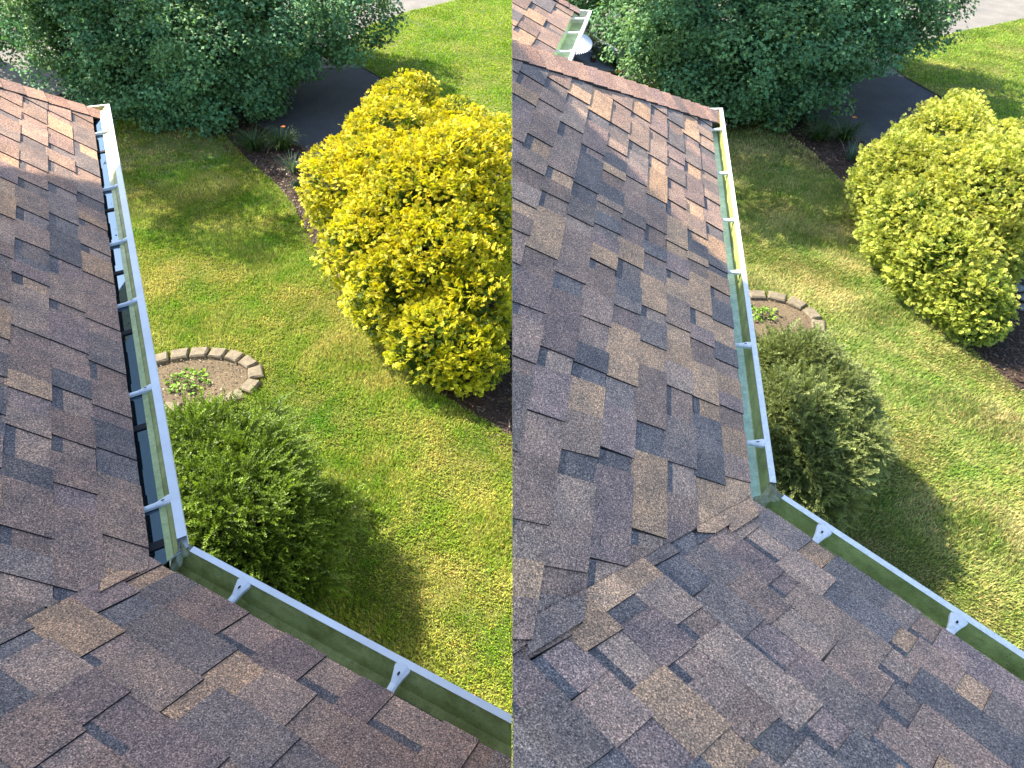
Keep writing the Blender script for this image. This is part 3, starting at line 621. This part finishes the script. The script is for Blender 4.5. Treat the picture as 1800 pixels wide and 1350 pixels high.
def limb(b, p, q, r0, r1, k=7, seg=4, wob=.06, r=random):
    p, q = np.asarray(p, float), np.asarray(q, float); d = nrm(q - p); a = nrm(np.cross(d, (.3, .9, .2))); c = np.cross(d, a); prev = None; L_ = np.linalg.norm(q - p)
    for i in range(seg + 1):
        t = i / seg; m = p + (q - p) * t + (a * r.uniform(-1, 1) + c * r.uniform(-1, 1)) * wob * L_ * (0 < i < seg); R_ = r0 + (r1 - r0) * t
        ring = [m + (a * math.cos(x) + c * math.sin(x)) * R_ for x in np.linspace(0, 2 * math.pi, k + 1)[:-1]]
        if prev:
            for j in range(k): b.poly([prev[j], prev[(j + 1) % k], ring[(j + 1) % k], ring[j]])
        prev = ring
TM, TF = maple_template()
def blobpx(lst):
    return [(aty(x, y, Y), (rx, ry, rz)) for x, y, Y, rx, ry, rz in lst]
def blobz(lst):
    return [(atz(x, y, z), (rx, ry, rz)) for x, y, z, rx, ry, rz in lst]
def maple(blobs, trunk, label, group, seed, n_cl=1950, per=105, size=.09):
    r = np.random.default_rng(seed)
    root = empty('maple_tree', trunk, label, 'tree', group)
    P, Nn, sh, hue = clumped(blobs, r, n_cl, (.32, .72), per, .5)
    up = Nn * .55 + np.array([0, 0, .75]); Z, X_, Y_ = frames(up / np.linalg.norm(up, axis=1)[:, None], r, .42)
    S = size * r.uniform(.7, 1.35, len(P)); V, F = instance(TM, TF, P, X_, Y_, Z, S)
    base = np.array([.050, .125, .058]); c = base * (sh * r.uniform(.7, 1.35, len(P)))[:, None]; c += hue[:, None] * np.array([.028, .020, -.012]) 
    o = tri_mesh('crown', V, F, M['leaf_tree'], np.repeat(c, len(TM), 0), root)
    b = PB(); tz = np.array([trunk[0], trunk[1], 0.]); top = np.mean([q[0] for q in blobs], 0); limb(b, tz, tz + (top - tz) * .35, .22, .17); fork = tz + (top - tz) * .35
    for q in blobs: limb(b, fork, np.array(q[0]) * .9 + fork * .1, .12, .03)
    b.build('trunk', M['bark'], root, smooth=True, merge=True)
    return root
# left picture's maple (base hidden behind its own low branches)
def tree_blobs(dx, sx=1.0):
    q = []
    for x, y, Y, rx, ry, rz in ((120, 60, 18.5, 1.15, 1.3, 1.3), (200, 20, 20.5, 2.3, 2.3, 2.4), (250, 130, 18.2, 1.7, 1.4, 1.35), (370, 90, 18.2, 1.9, 1.8, 1.7), (400, 170, 17.8, 1.25, 1.1, .85), (480, 30, 19.5, 2.1, 2.0, 1.4), (590, 10, 19.5, 1.5, 1.5, 1.1), (330, 170, 17.9, 1.3, 1.1, .8), (290, 20, 21, 3.0, 3.0, 3.0), (300, -120, 22, 3.6, 3.6, 3.2), (500, -60, 21.5, 2.3, 2.3, 1.7), (160, -60, 21.5, 2.6, 2.6, 2.2)):
        c = aty(x, y, Y); q.append((c + np.array([dx, 0, 0]), (rx, ry, rz)))
    return q
BL = tree_blobs(0)
maple(BL, (aty(330, 150, 19.5)[0], 19.6, 0), 'big blue green maple at top of the left picture, above the shaded bed', 'large maples by the driveway', 41)
BR = []
for x, y, Y, rx, ry, rz in ((1180, 60, 18.3, .9, 1.1, 1.1), (1105, 30, 20.5, .75, .8, .6), (1112, 70, 19.5, .42, .4, .42), (1200, 120, 18.2, 1.2, 1.1, .9), (1290, 100, 18.0, 1.8, 1.5, 1.35), (1370, 150, 17.8, 1.3, 1.1, .75), (1400, 60, 18.6, 2.0, 1.9, 1.7), (1430, 150, 18.0, .9, .9, .75), (1300, 0, 21, 3.0, 2.8, 2.6), (1500, 40, 19.4, 1.7, 1.7, 1.15), (1585, 5, 19.6, 1.35, 1.4, 1.0), (1250, 20, 19.5, 1.6, 1.6, 1.3), (1320, -120, 22, 3.4, 3.4, 3.0), (1520, -60, 21.5, 2.1, 2.2, 1.6)):
    BR.append((aty(x, y, Y), (rx, ry, rz)))
BR.append(((.9, 17.0, 6.3), (1.4, 1.5, 1.2))); BR.append(((2.6, 19.0, 6.2), (2.0, 2.0, 1.8)))
maple(BR, (aty(1350, 150, 19.5)[0], 19.6, 0), 'big blue green maple right of the black car, top of the right picture', 'large maples by the driveway', 43)
maple([((-10.9, 15.7, 6.2), (1.0, 1.0, .9)), ((-12.6, 18.2, 6.6), (1.5, 1.5, 1.3)), ((-14.0, 19.5, 7.4), (1.8, 1.8, 1.6))], (-13.4, 17, 0), 'maple standing outside the left edge, shading the upper left lawn', None, 46, 260, 60)
# darker trees only just entering at the top
maple(blobpx([(-30, 20, 21, .9, 1, 1.2), (-60, -40, 21.5, 1.5, 1.5, 1.2)]), (aty(-40, 60, 22)[0], 22, 0), 'dark tree tip at the extreme upper left corner', None, 44, 150, 80)
maple(blobpx([(1010, -30, 24, 1.3, 1.2, 1.0), (1060, -45, 23, 1.2, 1.1, 1.0)]), (aty(1030, 40, 25)[0], 25, 0), 'dark tree between the garage roof peak and the right maple', None, 45, 200, 80)

def conifer_bush(blobs, label, seed, n, size, maskx=None, trunk=None, group=None, tip=(.86, .66, .03), mid=(.50, .52, .02)):
    tip0, mid0 = tip, mid; r = np.random.default_rng(seed); temps = [spray_template(4, 1, .095, 1.6, .38, 2, r) for _ in range(4)]
    root = empty('golden_cypress', (*trunk[:2], 0), label, 'bush', group)
    P, Nn, sh, hue = clumped(blobs, r, n // 14, (.10, .27), 14, .26)
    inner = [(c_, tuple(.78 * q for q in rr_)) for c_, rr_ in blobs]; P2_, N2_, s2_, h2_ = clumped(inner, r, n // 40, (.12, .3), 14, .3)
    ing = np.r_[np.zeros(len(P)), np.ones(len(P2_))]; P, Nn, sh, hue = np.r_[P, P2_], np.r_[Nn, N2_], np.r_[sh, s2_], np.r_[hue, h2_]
    if maskx is not None: k = P[:, 0] < maskx; P, Nn, sh, hue, ing = P[k], Nn[k], sh[k], hue[k], ing[k]
    Vs, Fs, Cs = [], [], []; off = 0; pick = r.integers(0, 4, len(P))
    for t, (T, F, tt) in enumerate(temps):
        m_ = pick == t; n_ = m_.sum(); out = Nn[m_] + r.normal(0, .38, (n_, 3)) + np.array([0, 0, .12]); out /= np.linalg.norm(out, axis=1)[:, None]
        side = np.cross(out, np.array([0, 0, 1.]) + r.normal(0, .5, (n_, 3))); side /= np.linalg.norm(side, axis=1)[:, None]; Z = np.cross(out, side); Z *= np.sign(Z[:, 2:3] + 1e-9)
        S = size * r.uniform(.7, 1.3, n_); V, FF = instance(T, F, P[m_], out, side, Z, S)
        deep = np.array([.05, .12, .008]); tip = np.array(tip0); mid = np.array(mid0)
        tq = np.clip(tt[None] * 1.0 + r.normal(0, .12, (n_, 1)) + (hue[m_][:, None] - .5) * .35, 0, 1)[..., None]
        # foliage low on the flanks is greener than the golden top growth
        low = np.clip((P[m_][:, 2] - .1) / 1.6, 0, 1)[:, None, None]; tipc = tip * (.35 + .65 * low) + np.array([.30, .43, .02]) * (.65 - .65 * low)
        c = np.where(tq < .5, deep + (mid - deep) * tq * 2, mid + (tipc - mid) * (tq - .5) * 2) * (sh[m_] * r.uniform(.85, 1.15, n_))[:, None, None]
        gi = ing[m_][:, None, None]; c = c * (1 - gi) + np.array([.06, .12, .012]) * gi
        Vs.append(V); Fs.append(FF + off); Cs.append(c.reshape(-1, 3)); off += len(V)
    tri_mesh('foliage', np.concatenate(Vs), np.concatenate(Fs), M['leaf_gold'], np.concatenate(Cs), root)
    b = PB(); rr = random.Random(seed)
    for k in range(26):
        bl = blobs[rr.randrange(len(blobs))]; e_ = np.array(bl[0]) + np.array([rr.uniform(-.8, .8) * bl[1][0], rr.uniform(-.8, .8) * bl[1][1], rr.uniform(-.5, .6) * bl[1][2]])
        if maskx is not None and e_[0] > maskx - .1: continue
        limb(b, (trunk[0] + rr.uniform(-.4, .4), trunk[1] + rr.uniform(-.4, .4), 0), e_, .035, .008, 5, 5, .05, rr)
    b.build('stems', M['bark'], root, smooth=True, merge=True)
# ellipsoids placed where the hedge stands; far side rises above the near side
bl_L = blobz([(755, 400, 1.0, 1.40, 1.5, 1.35), (690, 350, 1.1, 1.1, 1.1, 1.15), (612, 340, 1.0, .8, .9, 1.0), (660, 440, .85, .85, .85, .85), (700, 520, .75, .75, .75, .75), (760, 600, .6, .6, .6, .6), (822, 628, .5, .5, .5, .5), (690, 280, 1.2, 1.0, 1.1, 1.1), (702, 218, 1.4, .75, .8, .75), (728, 172, 1.75, .42, .4, .42), (800, 340, 1.3, 1.2, 1.2, 1.2), (780, 470, 1.0, 1, 1, 1), (880, 320, 1.2, 1.1, 1.1, 1.1), (835, 540, .8, .55, .6, .7), (840, 430, .95, .8, .8, .8), (800, 255, 1.2, .85, .9, .8)])
conifer_bush(bl_L, 'large golden yellow cypress shrub beside the mulch bed in the left picture', 51, 74000, .086, maskx=-.02, trunk=(-.9, 10.6), group='golden cypress shrubs')
bl_R = blobz([(1705, 390, 1.0, 1.05, 1.2, 1.25), (1650, 350, 1.05, .95, 1.0, 1.05), (1575, 325, 1.0, .72, .9, .9), (1605, 400, .9, .8, .8, .8), (1655, 460, .8, .75, .75, .75), (1695, 520, .6, .55, .55, .55), (1718, 552, .45, .40, .42, .42), (1650, 280, 1.1, .95, 1, 1), (1665, 232, 1.3, .65, .7, .65), (1693, 192, 1.6, .32, .35, .32), (1740, 350, 1.2, 1.1, 1.1, 1.1), (1735, 430, .9, .65, .7, .7), (1800, 330, 1.1, 1, 1, .9), (1762, 280, 1.0, .75, .8, .7), (1860, 340, 1.0, 1, 1, .9)])
conifer_bush(bl_R, 'large pale gold cypress shrub reaching the right edge of the photo', 52, 90000, .070, trunk=(7.6, 11.3), group='golden cypress shrubs', tip=(.74, .66, .14), mid=(.42, .50, .08))

def twig_bush(blobs, label, seed, n, base, tipc, trunk, maskx=None, ln=.26, tint=1.0):
    """spiky shrub: thin arching shoots set with small pointed leaves"""
    r = np.random.default_rng(seed); root = empty('green_shrub', (*trunk[:2], 0), label, 'bush', 'low green shrubs under the eaves')
    P, Nn, sh, hue = clumped(blobs, r, n // 8, (.10, .24), 8, .40)
    T, F, t_ = [], [], []
    def leafq(p, d, l, w_, c):
        k = len(T); s = nrm(np.cross(d, (.1, .2, 1))) * w_; T.extend([p, p + d * l * .5 + s, p + d * l, p + d * l * .5 - s]); F.extend([(k, k + 1, k + 2), (k, k + 2, k + 3)]); t_.extend([c * .7, c, c, c])
    k = 0
    for i in range(13):
        q = .08 + .92 * i / 12; p = np.array([q, 0, -.22 * q * q]); a = r.uniform(0, 6.28)
        d = nrm(np.array([.75, math.cos(a), math.sin(a) * .8 + .25])); leafq(p, d, .17 * (1.15 - .5 * q), .042, .35 + .65 * q)
        d = nrm(np.array([.75, -math.cos(a), -math.sin(a) * .8 + .25])); leafq(p, d, .17 * (1.15 - .5 * q), .042, .35 + .65 * q)
    k = len(T); T.extend([(0, -.012, 0), (0, .012, 0), (1, 0, -.22)]); F.append((k, k + 1, k + 2)); t_.extend([.2, .2, .6]); T, F, t_ = np.array(T), np.array(F), np.array(t_)
    n_ = len(P); out = Nn + r.normal(0, .5, (n_, 3)) + np.array([0, 0, .35]); out /= np.linalg.norm(out, axis=1)[:, None]
    side = np.cross(out, np.array([0, 0, 1.]) + r.normal(0, .3, (n_, 3))); side /= np.linalg.norm(side, axis=1)[:, None]; Z = np.cross(out, side); Z *= np.sign(Z[:, 2:3] + 1e-9)
    V, FF = instance(T, F, P, out, side, Z, ln * r.uniform(.55, 1.35, n_))
    tq = np.clip(t_[None] + r.normal(0, .12, (n_, 1)), 0, 1)[..., None]; c = (np.array(base) + (np.array(tipc) - base) * tq) * (sh * r.uniform(.75, 1.3, n_))[:, None, None]
    c = c * np.where(hue > .93, 1.0, 1.0)[:, None, None]
    tri_mesh('foliage', V, FF, M['leaf_bush'], c.reshape(-1, 3), root)
    b = PB(); rr = random.Random(seed)
    for k in range(46):
        bl = blobs[rr.randrange(len(blobs))]; e_ = np.array(bl[0]) + np.array([rr.uniform(-.75, .75) * bl[1][0], rr.uniform(-.75, .75) * bl[1][1], rr.uniform(0, .8) * bl[1][2]])
        limb(b, (trunk[0] + rr.uniform(-.25, .25), trunk[1] + rr.uniform(-.25, .25), 0), e_, .018, .004, 5, 5, .05, rr)
    b.build('stems', M['bark'], root, smooth=True, merge=True)
twig_bush(blobz([(380, 815, 1.22, 0.551, 0.57, 0.63), (452, 835, 1.22, 0.48546000000000006, 0.522, 0.578), (487, 885, 1.12, 0.37107000000000007, 0.427, 0.473), (430, 920, 1.32, 0.57, 0.57, 0.63), (502, 950, 0.92, 0.37107000000000007, 0.427, 0.473), (350, 900, 1.32, 0.522, 0.522, 0.578), (345, 790, 1.12, 0.38, 0.38, 0.42), (462, 1000, 0.92, 0.44175, 0.475, 0.525), (390, 1000, 1.02, 0.475, 0.475, 0.525), (522, 1010, 0.77, 0.30876000000000003, 0.332, 0.367), (585, 905, 0.75, 0.16, 0.2, 0.16), (470, 745, 1.1, 0.16, 0.2, 0.2)]), 'bushy bright green shrub behind the left gutter corner', 61, 17000, (.02, .045, .008), (.19, .29, .03), (-3.1, 5.2), ln=.19)
twig_bush(blobz([(1395, 665, 1.15, 0.48, 0.48, 0.578), (1445, 715, 1.15, 0.461, 0.48, 0.525), (1385, 745, 1.25, 0.499, 0.528, 0.578), (1475, 790, 1.05, 0.365, 0.403, 0.441), (1425, 825, 1.05, 0.461, 0.48, 0.525), (1360, 650, 1.05, 0.336, 0.336, 0.367), (1425, 865, 0.85, 0.365, 0.384, 0.42), (1490, 730, 0.85, 0.24, 0.288, 0.315)]), 'bushy olive green shrub behind the right gutter corner', 62, 18000, (.035, .055, .022), (.26, .31, .10), (3.7, 6.3), ln=.16)

def strap_clump(name, px, label, cat, n, ln, wd, arch, c0, c1, seed, flower=False, group=None):
    r = np.random.default_rng(seed); g = atz(*px); root = empty(name, (g[0], g[1], 0), label, cat, group); V, F, C_ = [], [], []
    for k in range(n):
        a = r.uniform(0, 6.28); L_ = ln * r.uniform(.6, 1.15); el = math.radians(r.uniform(50, 85)); p = g + np.array([math.cos(a), math.sin(a), 0]) * r.uniform(0, ln * .28); d = np.array([math.cos(a), math.sin(a)]); s = np.array([-d[1], d[0], 0]) * wd; col = (np.array(c0) + (np.array(c1) - c0) * r.random()) * r.uniform(.8, 1.2)
        k0 = len(V); seg = 6
        for i in range(seg + 1):
            w_ = s * (1 - (i / seg) ** 2 * .95); V += [p - w_, p + w_]; C_ += [col * (.6 + .4 * i / seg)] * 2
            e_ = el - arch * (i / seg) ** 1.5; p = p + np.array([d[0] * math.cos(e_), d[1] * math.cos(e_), math.sin(e_)]) * L_ / seg
        for i in range(seg): q = k0 + 2 * i; F += [(q, q + 1, q + 3), (q, q + 3, q + 2)]
    tri_mesh('leaves', np.array(V), np.array(F), M['leaf_plain'], np.array(C_), root)
    if flower:
        b = PB(); c = g + np.array([.12, .1, .52]); limb(b, g, c, .006, .004, 5, 3, .03); b.build('stalk', M['stem'], root)
        b = PB()
        for k in range(6):
            a = k * 1.047; d = np.array([math.cos(a), math.sin(a), .35]); s = np.array([-d[1], d[0], 0]) * .022; b.poly([c, c + d * .035 + s, c + d * .075 + np.array([0, 0, -.01]), c + d * .05 - s])
        b.build('flower', M['petal'], root)
dl = 'dark green daylily clumps'
for k, (px, nn, lb, fl) in enumerate((((447, 262), 120, 'dark arching daylily clump, left one of two under the left maple', False), ((497, 262), 140, 'daylily clump with an orange flower under the left maple', True),
        ((1437, 245), 110, 'dark arching daylily clump nearest the trunk under the right maple', False), ((1483, 245), 130, 'daylily clump with an orange flower under the right maple', True))):
    strap_clump('daylily', px, lb, 'plant', nn, .72, .011, 1.9, (.035, .075, .018), (.08, .15, .03), 70 + k, fl, dl)
for k, (px, lb) in enumerate((((515, 300), 'blue green upright iris clump left of the left golden shrub'), ((1495, 280), 'blue green upright iris clump left of the right golden shrub'))):
    strap_clump('iris', px, lb, 'plant', 46, .48, .014, .5, (.10, .17, .12), (.17, .27, .20), 80 + k, False, 'iris clumps in the mulch bed')
for k, (px, lb) in enumerate((((527, 335), 'small dark leafy plant low beside the left golden shrub'), ((1500, 312), 'small dark leafy plant low beside the right golden shrub'))):
    strap_clump('leafy_plant', px, lb, 'plant', 26, .30, .03, 1.2, (.03, .08, .04), (.06, .13, .06), 90 + k, False, 'small dark plants by the golden shrubs')

# ------------------------------------------------------------------ stone edged ring beds
def ring(E_, label, group, n, a0, a1, seed, who, plant_px, z=.0):
    cx, cy, ra, rb = E_; r = random.Random(seed)
    b = PB(); b.poly([(cx + ra * .97 * math.cos(t), cy + rb * .97 * math.sin(t), .02) for t in np.linspace(0, 2 * math.pi, 49)[:-1]]); o = b.build('soil_bed', M['soil']); o['kind'] = 'structure'
    per = []
    T = np.linspace(0, 2 * math.pi, 721); L_ = np.concatenate([[0], np.cumsum(np.hypot(np.diff(ra * np.cos(T)), np.diff(rb * np.sin(T))))]); N_ = n
    words = who; done = []
    for k in range(N_):
        s = (k + .5) / N_ * L_[-1]; t = np.interp(s, L_, T); x, y = cx + ra * math.cos(t), cy + rb * math.sin(t); tan = nrm([-ra * math.sin(t), rb * math.cos(t), 0]); out = np.array([tan[1], -tan[0], 0])
        px = 900 + FPX * x / (y * Fv[1] + (-CZ) * Fv[2]); 
        d_ = math.degrees(t)
        vis = (px > a0) and words[1](x, y)
        if not vis: continue
        hl = L_[-1] / N_ / 2 * .95 * r.uniform(.94, 1.0); hd_ = .115 * r.uniform(.92, 1.05); hz = .085 * r.uniform(.9, 1.1); yaw = r.uniform(-.05, .05); tan2 = nrm(tan + out * yaw); out2 = np.array([tan2[1], -tan2[0], 0])
        b = PB(); bv = .022; c = np.array([x, y, .01])
        def lvl(z_, ins): return [c + tan2 * (sx * (hl - ins) * (1 if sy > 0 else .86)) + out2 * (sy * (hd_ - ins)) + np.array([0, 0, z_]) for sx, sy in ((-1, -1), (1, -1), (1, 1), (-1, 1))]
        def rough(z_, ins):
            q = lvl(z_, ins); o_ = []
            for i in range(4):
                p0, p1 = q[i], q[(i + 1) % 4]
                for f_ in (0, .33, .66): o_.append(p0 + (p1 - p0) * f_ + np.array([r.uniform(-.006, .006), r.uniform(-.006, .006), r.uniform(-.004, .004)]))
            return o_
        r1, r2, r3 = rough(-.02, 0), rough(hz - bv, 0), rough(hz, bv)
        for A_, B_ in ((r1, r2), (r2, r3)):
            for i in range(12): b.poly([A_[i], A_[(i + 1) % 12], B_[(i + 1) % 12], B_[i]])
        cen = sum(r3) / 12
        for i in range(12): b.poly([r3[i], r3[(i + 1) % 12], cen])
        o = b.build('edging_stone', M['stone'], None, merge=True)
        done.append((d_, o))
    od = ['first', 'second', 'third', 'fourth', 'fifth', 'sixth', 'seventh', 'eighth', 'ninth', 'tenth', 'eleventh', 'twelfth', 'thirteenth', 'fourteenth', 'fifteenth', 'sixteenth', 'seventeenth']
    done.sort(key=lambda q: -((q[0] - 200) % 360))
    for k, (d_, o) in enumerate(done):
        tag(o, f'{od[k]} tan edging stone clockwise from the gutter, {words[0]} soil ring', 'stone', f'edging stones of the {words[0]} soil ring')
ring(RL, '', '', 17, 262, 0, 3, ('left', lambda x, y: True), None)
ring(RR, '', '', 14, 1300, 0, 4, ('right', lambda x, y: True), None)
def weed(px, label, seed, ln=.24, n=110):
    r = np.random.default_rng(seed); g = atz(*px); root = empty('leafy_weed', (g[0], g[1], 0), label, 'plant'); 
    a = r.uniform(0, 6.28, n); rad = ln * np.sqrt(r.random(n)) * 1.2; P = g + np.c_[np.cos(a) * rad * 1.35, np.sin(a) * rad, .05 + .18 * (1 - rad / (ln * 1.3)) * r.random(n)]
    up = np.tile([0, 0, 1.], (n, 1)); Z, X_, Y_ = frames(up, r, .45); V, F = instance(TM, TF, P, X_, Y_, Z, .07 * r.uniform(.6, 1.3, n)); c = np.array([.22, .40, .045]) * r.uniform(.6, 1.3, (n, 1))
    tri_mesh('leaves', V, F, M['leaf_bush'], np.repeat(c, len(TM), 0), root)
    b = PB()
    for k in range(14): limb(b, g, P[k], .006, .003, 4, 2, .02)
    b.build('stems', M['bark'], root)
weed((333, 674), 'bright green leafy weed growing inside the left soil ring', 1)
weed((1340, 556), 'bright green leafy weed growing inside the right soil ring', 2, .18, 70)

# rocks in the shade behind the right golden shrub
for k, (x, y, s, lb) in enumerate(((1784, 508, .17, 'grey flat rock in the mulch, uppermost at the right edge'), (1797, 524, .14, 'grey flat rock in the mulch, below the uppermost one'), (1796, 541, .13, 'lowest grey rock in the mulch at the right edge'), (1768, 490, .09, 'small grey rock nearest the shrub stems'))):
    g = atz(x, y); r = random.Random(k + 9); b = PB(); n1, n2 = 9, 4; rings = []
    for j in range(n2 + 1):
        ph = j / n2 * math.pi / 2; rings.append([g + np.array([math.cos(t) * s * math.cos(ph) * r.uniform(.85, 1.15), math.sin(t) * s * .75 * math.cos(ph) * r.uniform(.85, 1.15), s * .55 * math.sin(ph)]) for t in np.linspace(0, 2 * math.pi, n1 + 1)[:-1]])
    for j in range(n2):
        for i in range(n1): b.poly([rings[j][i], rings[j][(i + 1) % n1], rings[j + 1][(i + 1) % n1], rings[j + 1][i]])
    tag(b.build('rock', M['rock'], merge=True), lb, 'rock', 'grey rocks in the mulch')

# ------------------------------------------------------------------ parked car
def car():
    g = atz(1097, 172); root = empty('parked_car', (g[0], g[1], 0), 'shiny black car parked on the driveway beside the garage gutter', 'car')
    fx, sy = nrm([1, -.06, 0]), nrm([.06, 1, 0]); O = np.array([g[0] - .05, g[1] + .12, 0])   # front near corner, x back = -fx, width +sy
    def p(u, v, z): return O - fx * u * .66 + sy * v + np.array([0, 0, z])
    W = 1.82; prof = [(0.10, .25, .0), (.0, .42, .0), (.03, .66, .0), (.12, .80, .04), (.55, .93, .08), (1.15, 1.02, .1), (1.9, 1.48, .26), (2.3, 1.52, .3), (3.5, 1.50, .3), (4.2, 1.12, .12), (4.6, 1.05, .1), (4.7, .6, .0), (4.65, .3, 0)]
    b = PB(); secs = []
    for u, z, ins in prof:
        m = [(0.02, .0), (.0, .06), (ins * .5, .5)]
        low = .28; row = []
        nose = max(0, .5 - u) * .55
        for v, zz, du in ((.03, low, nose), (.0, low + (min(z, .72) - low) * .5, nose * .9), (.01, min(z, .72), nose * .8), (.06 + ins * .6, z - .03 - (z > 1.2) * .02, nose * .4), (.25 + ins * .7, z + .005, nose * .12), (.6, z + .025, 0), (W / 2, z + .03, 0)): row.append((u + du, v, zz))
        row = row + [(a, W - v, c) for a, v, c in row[-2::-1]]; secs.append([p(*q) for q in row])
    for i in range(len(secs) - 1):
        for j in range(len(secs[0]) - 1): b.poly([secs[i][j], secs[i + 1][j], secs[i + 1][j + 1], secs[i][j + 1]], mi=0)
    o = b.build('body', M['carpaint'], root, smooth=True, merge=True)
    md = o.modifiers.new('sub', 'SUBSURF'); md.levels = 1; md.render_levels = 2
    b = PB(); b.poly([p(1.22, .24, 1.075), p(1.22, W - .24, 1.075), p(1.84, W - .34, 1.49), p(1.84, .34, 1.49)]); b.build('windscreen', M['glass'], root)
    for v in (.02, W - .02):
        b = PB(); b.poly([p(1.4, v + (.14 if v < 1 else -.14), 1.12), p(1.95, v + (.26 if v < 1 else -.26), 1.46), p(3.3, v + (.26 if v < 1 else -.26), 1.46), p(3.9, v + (.14 if v < 1 else -.14), 1.12)]); b.build('side_window', M['glass'], root)
    for v, sg in ((.20, 1), (W - .20, -1)):
        b = PB(); b.box(p(.16, v + .02 * sg, .70), fx * .09, sy * .12, np.array([0, 0, .045])); h = b.build('headlight', M['lamp'], root)
        b = PB(); b.box(p(.24, v - .17 * sg, .68), fx * .035, sy * .03, np.array([0, 0, .035])); b.build('indicator', M['amber'], root)
    for u in (.85, 3.7):
        for v in (.1, W - .1):
            b = PB(); q = [p(u + .33 * math.cos(t), v, .33 + .33 * math.sin(t)) for t in np.linspace(0, 2 * math.pi, 25)[:-1]]; d = sy * .11
            for i in range(24): b.poly([q[i] - d, q[(i + 1) % 24] - d, q[(i + 1) % 24] + d, q[i] + d])
            b.poly([x - d for x in q]); b.poly([x + d for x in q[::-1]]); wobj = b.build('wheel', M['tyre'], root)
    b = PB(); b.box(p(.07, W / 2, .46), fx * .04, sy * .5, np.array([0, 0, .06])); b.build('grille', M['trim'], root)
    b = PB(); b.box(p(1.35, -.08, 1.02), fx * .06, sy * .10, np.array([0, 0, .06])); b.build('wing_mirror', M['carpaint'], root)
car()
